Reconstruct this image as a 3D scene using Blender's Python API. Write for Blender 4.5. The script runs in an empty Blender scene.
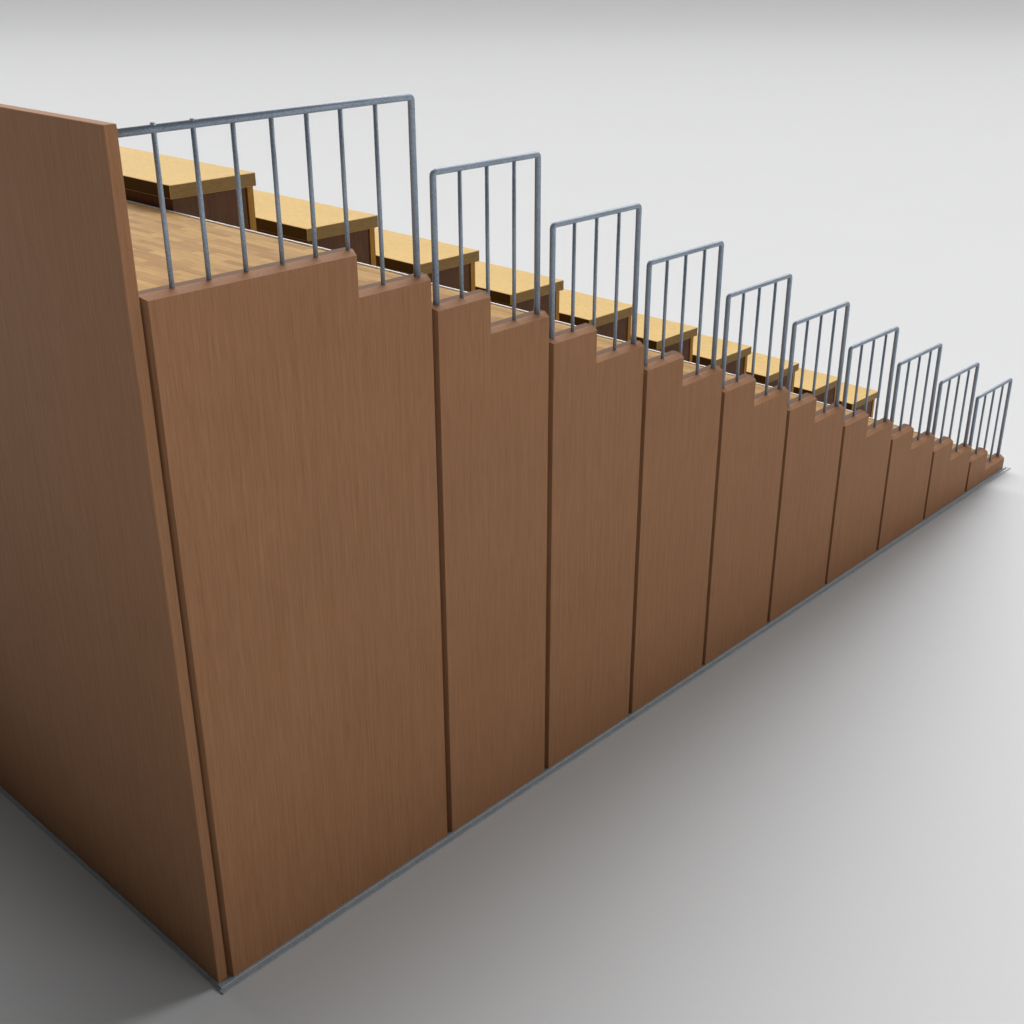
import bpy, bmesh, math, random
from mathutils import Vector
S = 0.85                      # one section run = 0.85 m
C = bpy.context.scene.collection
sc = bpy.context.scene
H, CC, M, L, D = 0.2092, -0.0628, 0.5486, 1.8152, 0.2281
CH = 0.0215
W = 11.0                      # width of the stand
YS = 1.7125                   # near ends of the benches
ZG = -0.024
NSEC = 10
zA = lambda k: CC + 2*H*(10-k)
zB = lambda k: zA(k) - D

# ---------------------------------------------------------------- materials
def mat(name):
    m = bpy.data.materials.new(name); m.use_nodes = True
    nt = m.node_tree; b = nt.nodes['Principled BSDF']
    return m, nt, b
def N(nt, t, **kw):
    n = nt.nodes.new(t)
    for k, v in kw.items(): setattr(n, k, v)
    return n
def coords(nt, scale, rnd=False):
    tc = N(nt, 'ShaderNodeTexCoord'); mp = N(nt, 'ShaderNodeMapping')
    mp.inputs['Scale'].default_value = scale
    nt.links.new(tc.outputs['Object'], mp.inputs['Vector'])
    if rnd:
        oi = N(nt, 'ShaderNodeObjectInfo'); mu = N(nt, 'ShaderNodeMath', operation='MULTIPLY')
        mu.inputs[1].default_value = 37.0
        nt.links.new(oi.outputs['Random'], mu.inputs[0])
        cx = N(nt, 'ShaderNodeCombineXYZ')
        nt.links.new(mu.outputs[0], cx.inputs[0]); nt.links.new(mu.outputs[0], cx.inputs[1])
        nt.links.new(cx.outputs[0], mp.inputs['Location'])
    return mp.outputs['Vector']
def noise(nt, vec, scale, detail=4, rough=.55, dist=0):
    n = N(nt, 'ShaderNodeTexNoise'); n.inputs['Scale'].default_value = scale
    n.inputs['Detail'].default_value = detail; n.inputs['Roughness'].default_value = rough
    n.inputs['Distortion'].default_value = dist
    nt.links.new(vec, n.inputs['Vector']); return n.outputs['Fac']
def ramp(nt, fac, stops):
    r = N(nt, 'ShaderNodeValToRGB'); e = r.color_ramp.elements
    while len(e) < len(stops): e.new(.5)
    for i, (p, c) in enumerate(stops): e[i].position = p; e[i].color = (*c, 1)
    nt.links.new(fac, r.inputs['Fac']); return r.outputs['Color']
def mix(nt, a, b, f, mode='MIX'):
    m = N(nt, 'ShaderNodeMix', data_type='RGBA', blend_type=mode)
    for s, v in ((m.inputs[6], a), (m.inputs[7], b), (m.inputs[0], f)):
        if hasattr(v, 'links'): nt.links.new(v, s)
        else: s.default_value = v
    return m.outputs[2]
def bump(nt, b, h, strength, dist=.002):
    n = N(nt, 'ShaderNodeBump'); n.inputs['Strength'].default_value = strength; n.inputs['Distance'].default_value = dist
    nt.links.new(h, n.inputs['Height']); nt.links.new(n.outputs['Normal'], b.inputs['Normal'])
def laminate(name, c1, c2, c3, grain, rough=.5):
    m, nt, b = mat(name)
    v = coords(nt, grain, True)
    n1 = noise(nt, v, 6, 5, .6, .3)
    n2 = noise(nt, v, 30, 3, .6)
    v3 = coords(nt, (1, 1, 1)); n3 = noise(nt, v3, 1.3, 3)
    n4 = noise(nt, v3, 210, 3, .6)
    a = ramp(nt, n1, [(.32, c1), (.5, c2), (.68, c3)])
    s = ramp(nt, n2, [(.33, (.74, .68, .64)), (.52, (1, 1, 1)), (.7, (1.10, 1.08, 1.06))])
    col = mix(nt, a, s, .75, 'MULTIPLY')
    col = mix(nt, col, ramp(nt, n3, [(.3, (.95, .94, .93)), (.7, (1.04, 1.03, 1.02))]), .8, 'MULTIPLY')
    col = mix(nt, col, ramp(nt, n4, [(.32, (.88, .87, .86)), (.68, (1.11, 1.11, 1.11))]), .7, 'MULTIPLY')
    nt.links.new(col, b.inputs['Base Color'])
    b.inputs['Roughness'].default_value = rough
    b.inputs['Specular IOR Level'].default_value = .12
    bump(nt, b, n2, .12, .001)
    return m
BROWN = laminate('brown_laminate', (.338, .166, .080), (.362, .185, .093), (.382, .202, .108), (15, 15, .2), .55)
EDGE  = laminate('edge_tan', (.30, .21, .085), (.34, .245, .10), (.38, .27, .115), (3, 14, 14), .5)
SHADED_EDGE = laminate('shaded_edge_tan', (.075, .05, .024), (.085, .058, .028), (.10, .066, .032), (3, 14, 14), .6)  # edge tan darkened: shade on the seats' rear faces put into the colour
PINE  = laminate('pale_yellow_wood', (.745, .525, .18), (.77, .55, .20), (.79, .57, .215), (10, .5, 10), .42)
GOLD  = laminate('golden_wood', (.42, .23, .05), (.50, .28, .065), (.55, .31, .08), (14, 14, .8), .5)
SHADED_TOP = laminate('shaded_brown_laminate', (.135, .068, .038), (.155, .08, .045), (.175, .09, .052), (10, 10, 1), .6)  # panel brown darkened to paint in the shade on the flat panel tops
DARKW = laminate('dark_brown_board', (.145, .08, .055), (.165, .092, .062), (.185, .105, .07), (10, 10, 1), .6)

def deck_mat():
    m, nt, b = mat('maple_strip_floor')
    tc = N(nt, 'ShaderNodeTexCoord'); mp = N(nt, 'ShaderNodeMapping')
    mp.inputs['Rotation'].default_value = (0, 0, math.radians(90))
    nt.links.new(tc.outputs['Object'], mp.inputs['Vector'])
    br = N(nt, 'ShaderNodeTexBrick'); br.offset = .37; br.offset_frequency = 2
    nt.links.new(mp.outputs['Vector'], br.inputs['Vector'])
    br.inputs['Color1'].default_value = (.50, .31, .105, 1); br.inputs['Color2'].default_value = (.32, .17, .05, 1)
    br.inputs['Mortar'].default_value = (.40, .24, .11, 1)
    br.inputs['Scale'].default_value = 1.0; br.inputs['Mortar Size'].default_value = .0006
    br.inputs['Brick Width'].default_value = .24; br.inputs['Row Height'].default_value = .042
    br.inputs['Bias'].default_value = -.15
    v = coords(nt, (16, 1.6, 8)); n1 = noise(nt, v, 3.5, 5, .6, .5)
    s = ramp(nt, n1, [(.3, (.80, .74, .66)), (.5, (1, 1, 1)), (.7, (1.14, 1.12, 1.08))])
    col = mix(nt, br.outputs['Color'], s, .8, 'MULTIPLY')
    nt.links.new(col, b.inputs['Base Color']); b.inputs['Roughness'].default_value = .5; b.inputs['Specular IOR Level'].default_value = .1
    bump(nt, b, n1, .05, .001)
    return m
DECK = deck_mat()
def metal(name, c1, c2, rough, met, sc_=160):
    m, nt, b = mat(name)
    v = coords(nt, (1, 1, 1)); n = noise(nt, v, sc_, 4, .7)
    n2 = noise(nt, v, 9, 3)
    col = mix(nt, ramp(nt, n, [(.35, c1), (.65, c2)]), ramp(nt, n2, [(.3, (.9, .9, .9)), (.7, (1.08, 1.08, 1.08))]), .6, 'MULTIPLY')
    nt.links.new(col, b.inputs['Base Color'])
    b.inputs['Metallic'].default_value = met; b.inputs['Roughness'].default_value = rough
    bump(nt, b, n, .25, .0015)
    return m
STEEL = metal('hammered_blue_grey_paint', (.19, .25, .33), (.38, .46, .55), .45, .25)
GALV  = metal('galvanised_steel', (.38, .44, .50), (.50, .56, .62), .5, .15, 60)
ALU   = metal('bright_aluminium', (.66, .68, .70), (.80, .81, .82), .3, .5, 60)
m, nt, b = mat('studio_floor')
v = coords(nt, (1, 1, 1)); n = noise(nt, v, 90, 5, .7); n2 = noise(nt, v, .5, 3)
col = mix(nt, ramp(nt, n, [(.3, (.732, .771, .813)), (.7, (.764, .804, .848))]), ramp(nt, n2, [(.3, (.994,)*3), (.7, (1.003,)*3)]), 1., 'MULTIPLY')
nt.links.new(col, b.inputs['Base Color']); b.inputs['Roughness'].default_value = .85; b.inputs['Specular IOR Level'].default_value = .1
FLOOR = m

# ---------------------------------------------------------------- mesh helpers (unit: section runs, scaled by S)
def link(name, bm, mats, parent=None, smooth=False, origin=None):
    o3 = Vector(origin) if origin else Vector((0, 0, 0))
    for vtx in bm.verts: vtx.co = (vtx.co - o3) * S
    bmesh.ops.recalc_face_normals(bm, faces=bm.faces)
    me = bpy.data.meshes.new(name); bm.to_mesh(me); bm.free()
    for mm in (mats if isinstance(mats, (list, tuple)) else [mats]): me.materials.append(mm)
    if smooth:
        for p in me.polygons: p.use_smooth = True
    o = bpy.data.objects.new(name, me); C.objects.link(o)
    if parent:
        o.parent = parent
        base = Vector((0, 0, 0)); q = parent
        while q: base += q.location; q = q.parent
        o.location = o3*S - base
    else: o.location = o3*S
    return o
def box(bm, x0, x1, y0, y1, z0, z1, bev=.003, slots=None):
    r = bmesh.ops.create_cube(bm, size=1)
    vs = r['verts']
    for v_ in vs:
        v_.co = Vector(((x0+x1)/2 + v_.co.x*(x1-x0), (y0+y1)/2 + v_.co.y*(y1-y0), (z0+z1)/2 + v_.co.z*(z1-z0)))
    fs = list({f for v_ in vs for f in v_.link_faces})
    if slots:
        for f in fs:
            f.normal_update()
            f.material_index = slots(f.normal)
    if bev:
        es = list({e for v_ in vs for e in v_.link_edges})
        bmesh.ops.bevel(bm, geom=es, offset=bev, segments=1, profile=.5, affect='EDGES', clamp_overlap=True)
def tube(bm, pts, r, seg=14):
    pts = [Vector(p) for p in pts]; rings = []
    for i, p in enumerate(pts):
        a = pts[max(i-1, 0)]; c = pts[min(i+1, len(pts)-1)]
        t = (c-a).normalized()
        side = Vector((0, 1, 0)); up = t.cross(side).normalized(); side = up.cross(t).normalized()
        rings.append([bm.verts.new(p + (math.cos(2*math.pi*j/seg)*side + math.sin(2*math.pi*j/seg)*up)*r) for j in range(seg)])
    for a, c in zip(rings, rings[1:]):
        for j in range(seg): bm.faces.new((a[j], a[(j+1) % seg], c[(j+1) % seg], c[j]))
    bm.faces.new(rings[0][::-1]); bm.faces.new(rings[-1])
def arc(cx, cz, y, r, a0, a1, n=6):
    return [(cx + r*math.cos(math.radians(a0+(a1-a0)*i/n)), y, cz + r*math.sin(math.radians(a0+(a1-a0)*i/n))) for i in range(n+1)]

def panel_mesh(k, y0=0., y1=.12):
    x0 = (k-1) + .002 if k else -L; x1 = k - .003
    a, b_ = zA(k)+CH, zB(k)+CH; xm = k - M + CH
    # outline, counter-clockwise seen from -y, with inward offset directions
    P = [(x0, 0, 1, 0), (x1, 0, -1, 0), (x1, b_, -1, -1), (xm, b_, -1, -1), (xm, a, -1, -1), (x0, a, 1, -1)]
    bm = bmesh.new(); rings = []
    for off, y in ((CH, y0), (.0012, y0+.053), (0, y0+.057), (0, y1)):
        rings.append([bm.verts.new((x+dx*off, y, z+dz*off)) for x, z, dx, dz in P])
    for r1, r2 in zip(rings, rings[1:]):
        for j in range(6):
            f_ = bm.faces.new((r1[j], r1[(j+1) % 6], r2[(j+1) % 6], r2[j]))
            if r2 is rings[-1]: f_.material_index = 1
    bm.faces.new(rings[0]); bm.faces.new(rings[-1][::-1])
    return bm

# ---------------------------------------------------------------- the bleacher sections
YR = .0633; RR = .0192; RB = .0122
HR = {0: .752, 1: .762, 2: .738, 3: .747, 4: .741, 5: .735, 6: .718, 7: .75, 8: .733, 9: .73}
ord_ = ['tallest', 'second tallest', 'third tallest', 'fourth tallest', 'fifth tallest', 'sixth tallest',
        'seventh tallest', 'third lowest', 'second lowest', 'lowest']
labels = {
 0: 'widest and tallest brown bleacher section beside the back panel, with the longest guard rail',
 9: 'lowest brown bleacher section at the far foot of the stepped stand'}
for k in range(1, 9):
    labels[k] = f'{ord_[k]} brown bleacher section, narrow stepped side panel with short grey guard rail'
for k in range(NSEC):
    x0 = (k-1) if k else -L
    root = bpy.data.objects.new('bleacher_section', None); C.objects.link(root)
    root.location = Vector((k-.5, 0, 0))*S
    root.empty_display_size = .2
    root['label'] = labels[k]; root['category'] = 'bleacher section'
    root['group'] = 'sections of the telescopic stepped stand'
    link('side_panel', panel_mesh(k), [BROWN, SHADED_TOP], root, origin=(k-.5, 0, 0))
    # upper deck, running the whole width of the stand
    zt = zA(k)+.006; xn = k-.605
    bm = bmesh.new(); box(bm, x0+.003, xn, .123, W, zt-.05, zt, .002)
    link('deck', bm, DECK, root, origin=(x0, 0, zt))
    bm = bmesh.new(); box(bm, xn+.001, xn+.019, .123, W, zt-.045, zt+.006, .002)
    link('nosing', bm, ALU, root, origin=(xn, .12, zt))
    # riser under the upper deck
    bm = bmesh.new(); box(bm, xn-.035, xn-.005, .124, W-.01, zB(k)+.01, zt-.052, .002)
    link('riser', bm, DARKW, root, origin=(xn, .12, zB(k)))
    # aisle step
    zs = zB(k)+.006; xs = k-.072
    bm = bmesh.new(); box(bm, xn-.003, xs, .123, YS+.028, zs-.05, zs, .002)
    link('aisle_step', bm, DECK, root, origin=(xn, .12, zs))
    bm = bmesh.new(); box(bm, xs+.001, xs+.019, .123, YS+.028, zs-.045, zs+.006, .002)
    link('nosing', bm, ALU, root, origin=(xs, .12, zs))
    zlow = zA(k+1)+.012 if k < 9 else ZG+.004
    bm = bmesh.new(); box(bm, xs-.035, xs-.005, .124, YS+.028, zlow, zs-.052, .002)
    link('riser', bm, DARKW, root, origin=(xs, .12, zlow))
    # bench
    zt2 = zA(k)+.157; th = .084; xf = k+(.065, .07, .08)[min(k, 2)]; dp = (.632, .63, .65)[min(k, 2)]
    bench = bpy.data.objects.new('bench', None); C.objects.link(bench); bench.parent = root
    bench.location = Vector((k, YS, zt2))*S - root.location
    bm = bmesh.new()
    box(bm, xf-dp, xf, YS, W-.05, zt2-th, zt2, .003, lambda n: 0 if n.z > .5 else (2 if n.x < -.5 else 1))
    link('seat', bm, [PINE, EDGE, SHADED_EDGE], bench, origin=(k, YS, zt2))
    bm = bmesh.new(); box(bm, xf-dp+.03, k+.001, YS+.032, W-.08, zlow, zt2-th-.001, .002)
    link('support_box', bm, DARKW, bench, origin=(k, YS, zlow))
    bm = bmesh.new(); box(bm, k+.008, k+.055, YS+.024, W-.08, zlow, zt2-th-.001, .002)
    link('front_board', bm, GOLD, bench, origin=(k, YS, zlow))
    # guard rail: bent tube with end posts, balusters between
    zr = zA(k)+HR[k]; r = .022
    xr = k-.070
    pb = zB(k)+CH; pa = zA(k)+CH
    if k == 0:
        path = [(-1.818, YR, zr-.013)] + arc(xr-r, zr-r, YR, r, 90, 0) + [(xr, YR, pb-.01)]
        bx = [-1.622, -1.417, -1.201, -.98, -.768, -.554, -.322]
    else:
        xl = x0+.071
        path = [(xl, YR, pa-.01)] + arc(xl+r, zr-r, YR, r, 180, 90) + arc(xr-r, zr-r, YR, r, 90, 0) + [(xr, YR, pb-.01)]
        bx = [x0+.276, x0+.494, x0+.722]
    bm = bmesh.new(); tube(bm, path, RR)
    rail = link('guard_rail', bm, STEEL, root, True, origin=(k-.5, YR, pb))
    for i, x in enumerate(bx):
        zb = pa if x < k-M+CH else pb
        top = zr - RR*.6
        if k == 0: top = zr - .013*(xr-x)/(xr+1.824) - RR*.6
        if k == 0 and i < 2: top += RR*1.6 + (.009 if i == 0 else .005)
        bm = bmesh.new(); tube(bm, [(x, YR, zb-.01), (x, YR, top)], RB, 12)
        o = link('baluster', bm, STEEL, rail, True, origin=(x, YR, zb))
        o.data.polygons[-1].use_smooth = False

# ---------------------------------------------------------------- back panel and floor track
bm = bmesh.new(); box(bm, -1.8874, -1.8225, .02, W, 0, 4.9069, .003)
o = link('back_panel', bm, BROWN, None, origin=(-1.855, .02, 0))
o['label'] = 'tall plain brown board closing the back of the stand, higher than all sections'; o['category'] = 'back panel'
root = bpy.data.objects.new('floor_track', None); C.objects.link(root)
root.location = Vector((-1.88, -.02, ZG))*S
root['label'] = 'thin grey steel strip on the floor around the foot of the brown panels'; root['category'] = 'floor track'
xe = 9.0
bm = bmesh.new()
box(bm, -1.897, xe+.045, -.018, .10, -.014, -.001, .002)
box(bm, -1.909, xe+.09, -.052, .11, ZG+.001, -.0145, .002)
link('side_strip', bm, GALV, root, origin=(-1.88, 0, ZG))
bm = bmesh.new()
box(bm, -1.8975, -1.8, .104, W, -.0135, -.0012, .002)
box(bm, -1.911, -1.8, .114, W, ZG+.0012, -.0142, .002)
link('back_strip', bm, GALV, root, origin=(-1.88, .11, ZG))

# ---------------------------------------------------------------- ground: studio sweep
cx, cy, cz, yaw, pit, rol, f = -4.6948, -5.0454, 5.6262, .7583, -.4323, -.0022, 1241.559
d = Vector((math.cos(yaw), math.sin(yaw), 0)); s = Vector((-d.y, d.x, 0)); cam0 = Vector((cx, cy, 0))
SW0, SWR = 84., 110.
prof = [(-60, 0), (-20, 0), (0, 0), (20, 0), (50, 0), (SW0, 0)] + [(SW0+SWR*math.sin(math.radians(a)), SWR*(1-math.cos(math.radians(a)))) for a in range(3, 79, 3)]
bm = bmesh.new(); rows = []
for t, z in prof:
    rows.append([bm.verts.new(cam0 + d*t + s*w + Vector((0, 0, z+ZG))) for w in (-140, -70, 0, 70, 140)])
for a, c in zip(rows, rows[1:]):
    for j in range(4): bm.faces.new((a[j], a[j+1], c[j+1], c[j]))
g = link('ground', bm, FLOOR, None, True); g['kind'] = 'structure'

# ---------------------------------------------------------------- camera
cam = bpy.data.cameras.new('camera'); co = bpy.data.objects.new('camera', cam); C.objects.link(co); sc.camera = co
fw = Vector((math.cos(pit)*math.cos(yaw), math.cos(pit)*math.sin(yaw), math.sin(pit)))
r = fw.cross(Vector((0, 0, 1))).normalized(); u = r.cross(fw)
r2 = r*math.cos(rol)+u*math.sin(rol); u2 = -r*math.sin(rol)+u*math.cos(rol)
from mathutils import Matrix
mw = Matrix((r2, u2, -fw)).transposed().to_4x4(); mw.translation = Vector((cx, cy, cz))*S
co.matrix_world = mw
cam.sensor_width = 36; cam.lens = f/1024*36; cam.clip_end = 2000; cam.clip_start = .05

# ---------------------------------------------------------------- light
def sun(name, direction, strength, angle, col=(1, 1, 1)):
    l = bpy.data.lights.new(name, 'SUN'); l.energy = strength; l.angle = math.radians(angle); l.color = col
    o = bpy.data.objects.new(name, l); C.objects.link(o)
    o.rotation_euler = (-Vector(direction)).to_track_quat('-Z', 'Y').to_euler()
WARM = (1, .955, .915)
sun('key_light', (1, -.25, .75), .66, 16, WARM)
sun('soft_light', (1, 1.08, .86), 6.1, 77, WARM)
sun('added_front_fill', (.3, -1, .06), .86, 40, WARM)  # unseen low fill, added to brighten the side panels
w = bpy.data.worlds.new('World'); sc.world = w; w.use_nodes = True
bg = w.node_tree.nodes['Background']; bg.inputs['Color'].default_value = (1, .93, .86, 1); bg.inputs['Strength'].default_value = .07
sc.view_settings.view_transform = 'Standard'; sc.view_settings.look = 'None'
sc.view_settings.exposure = 0; sc.view_settings.gamma = 1
sc.cycles.diffuse_bounces = 1
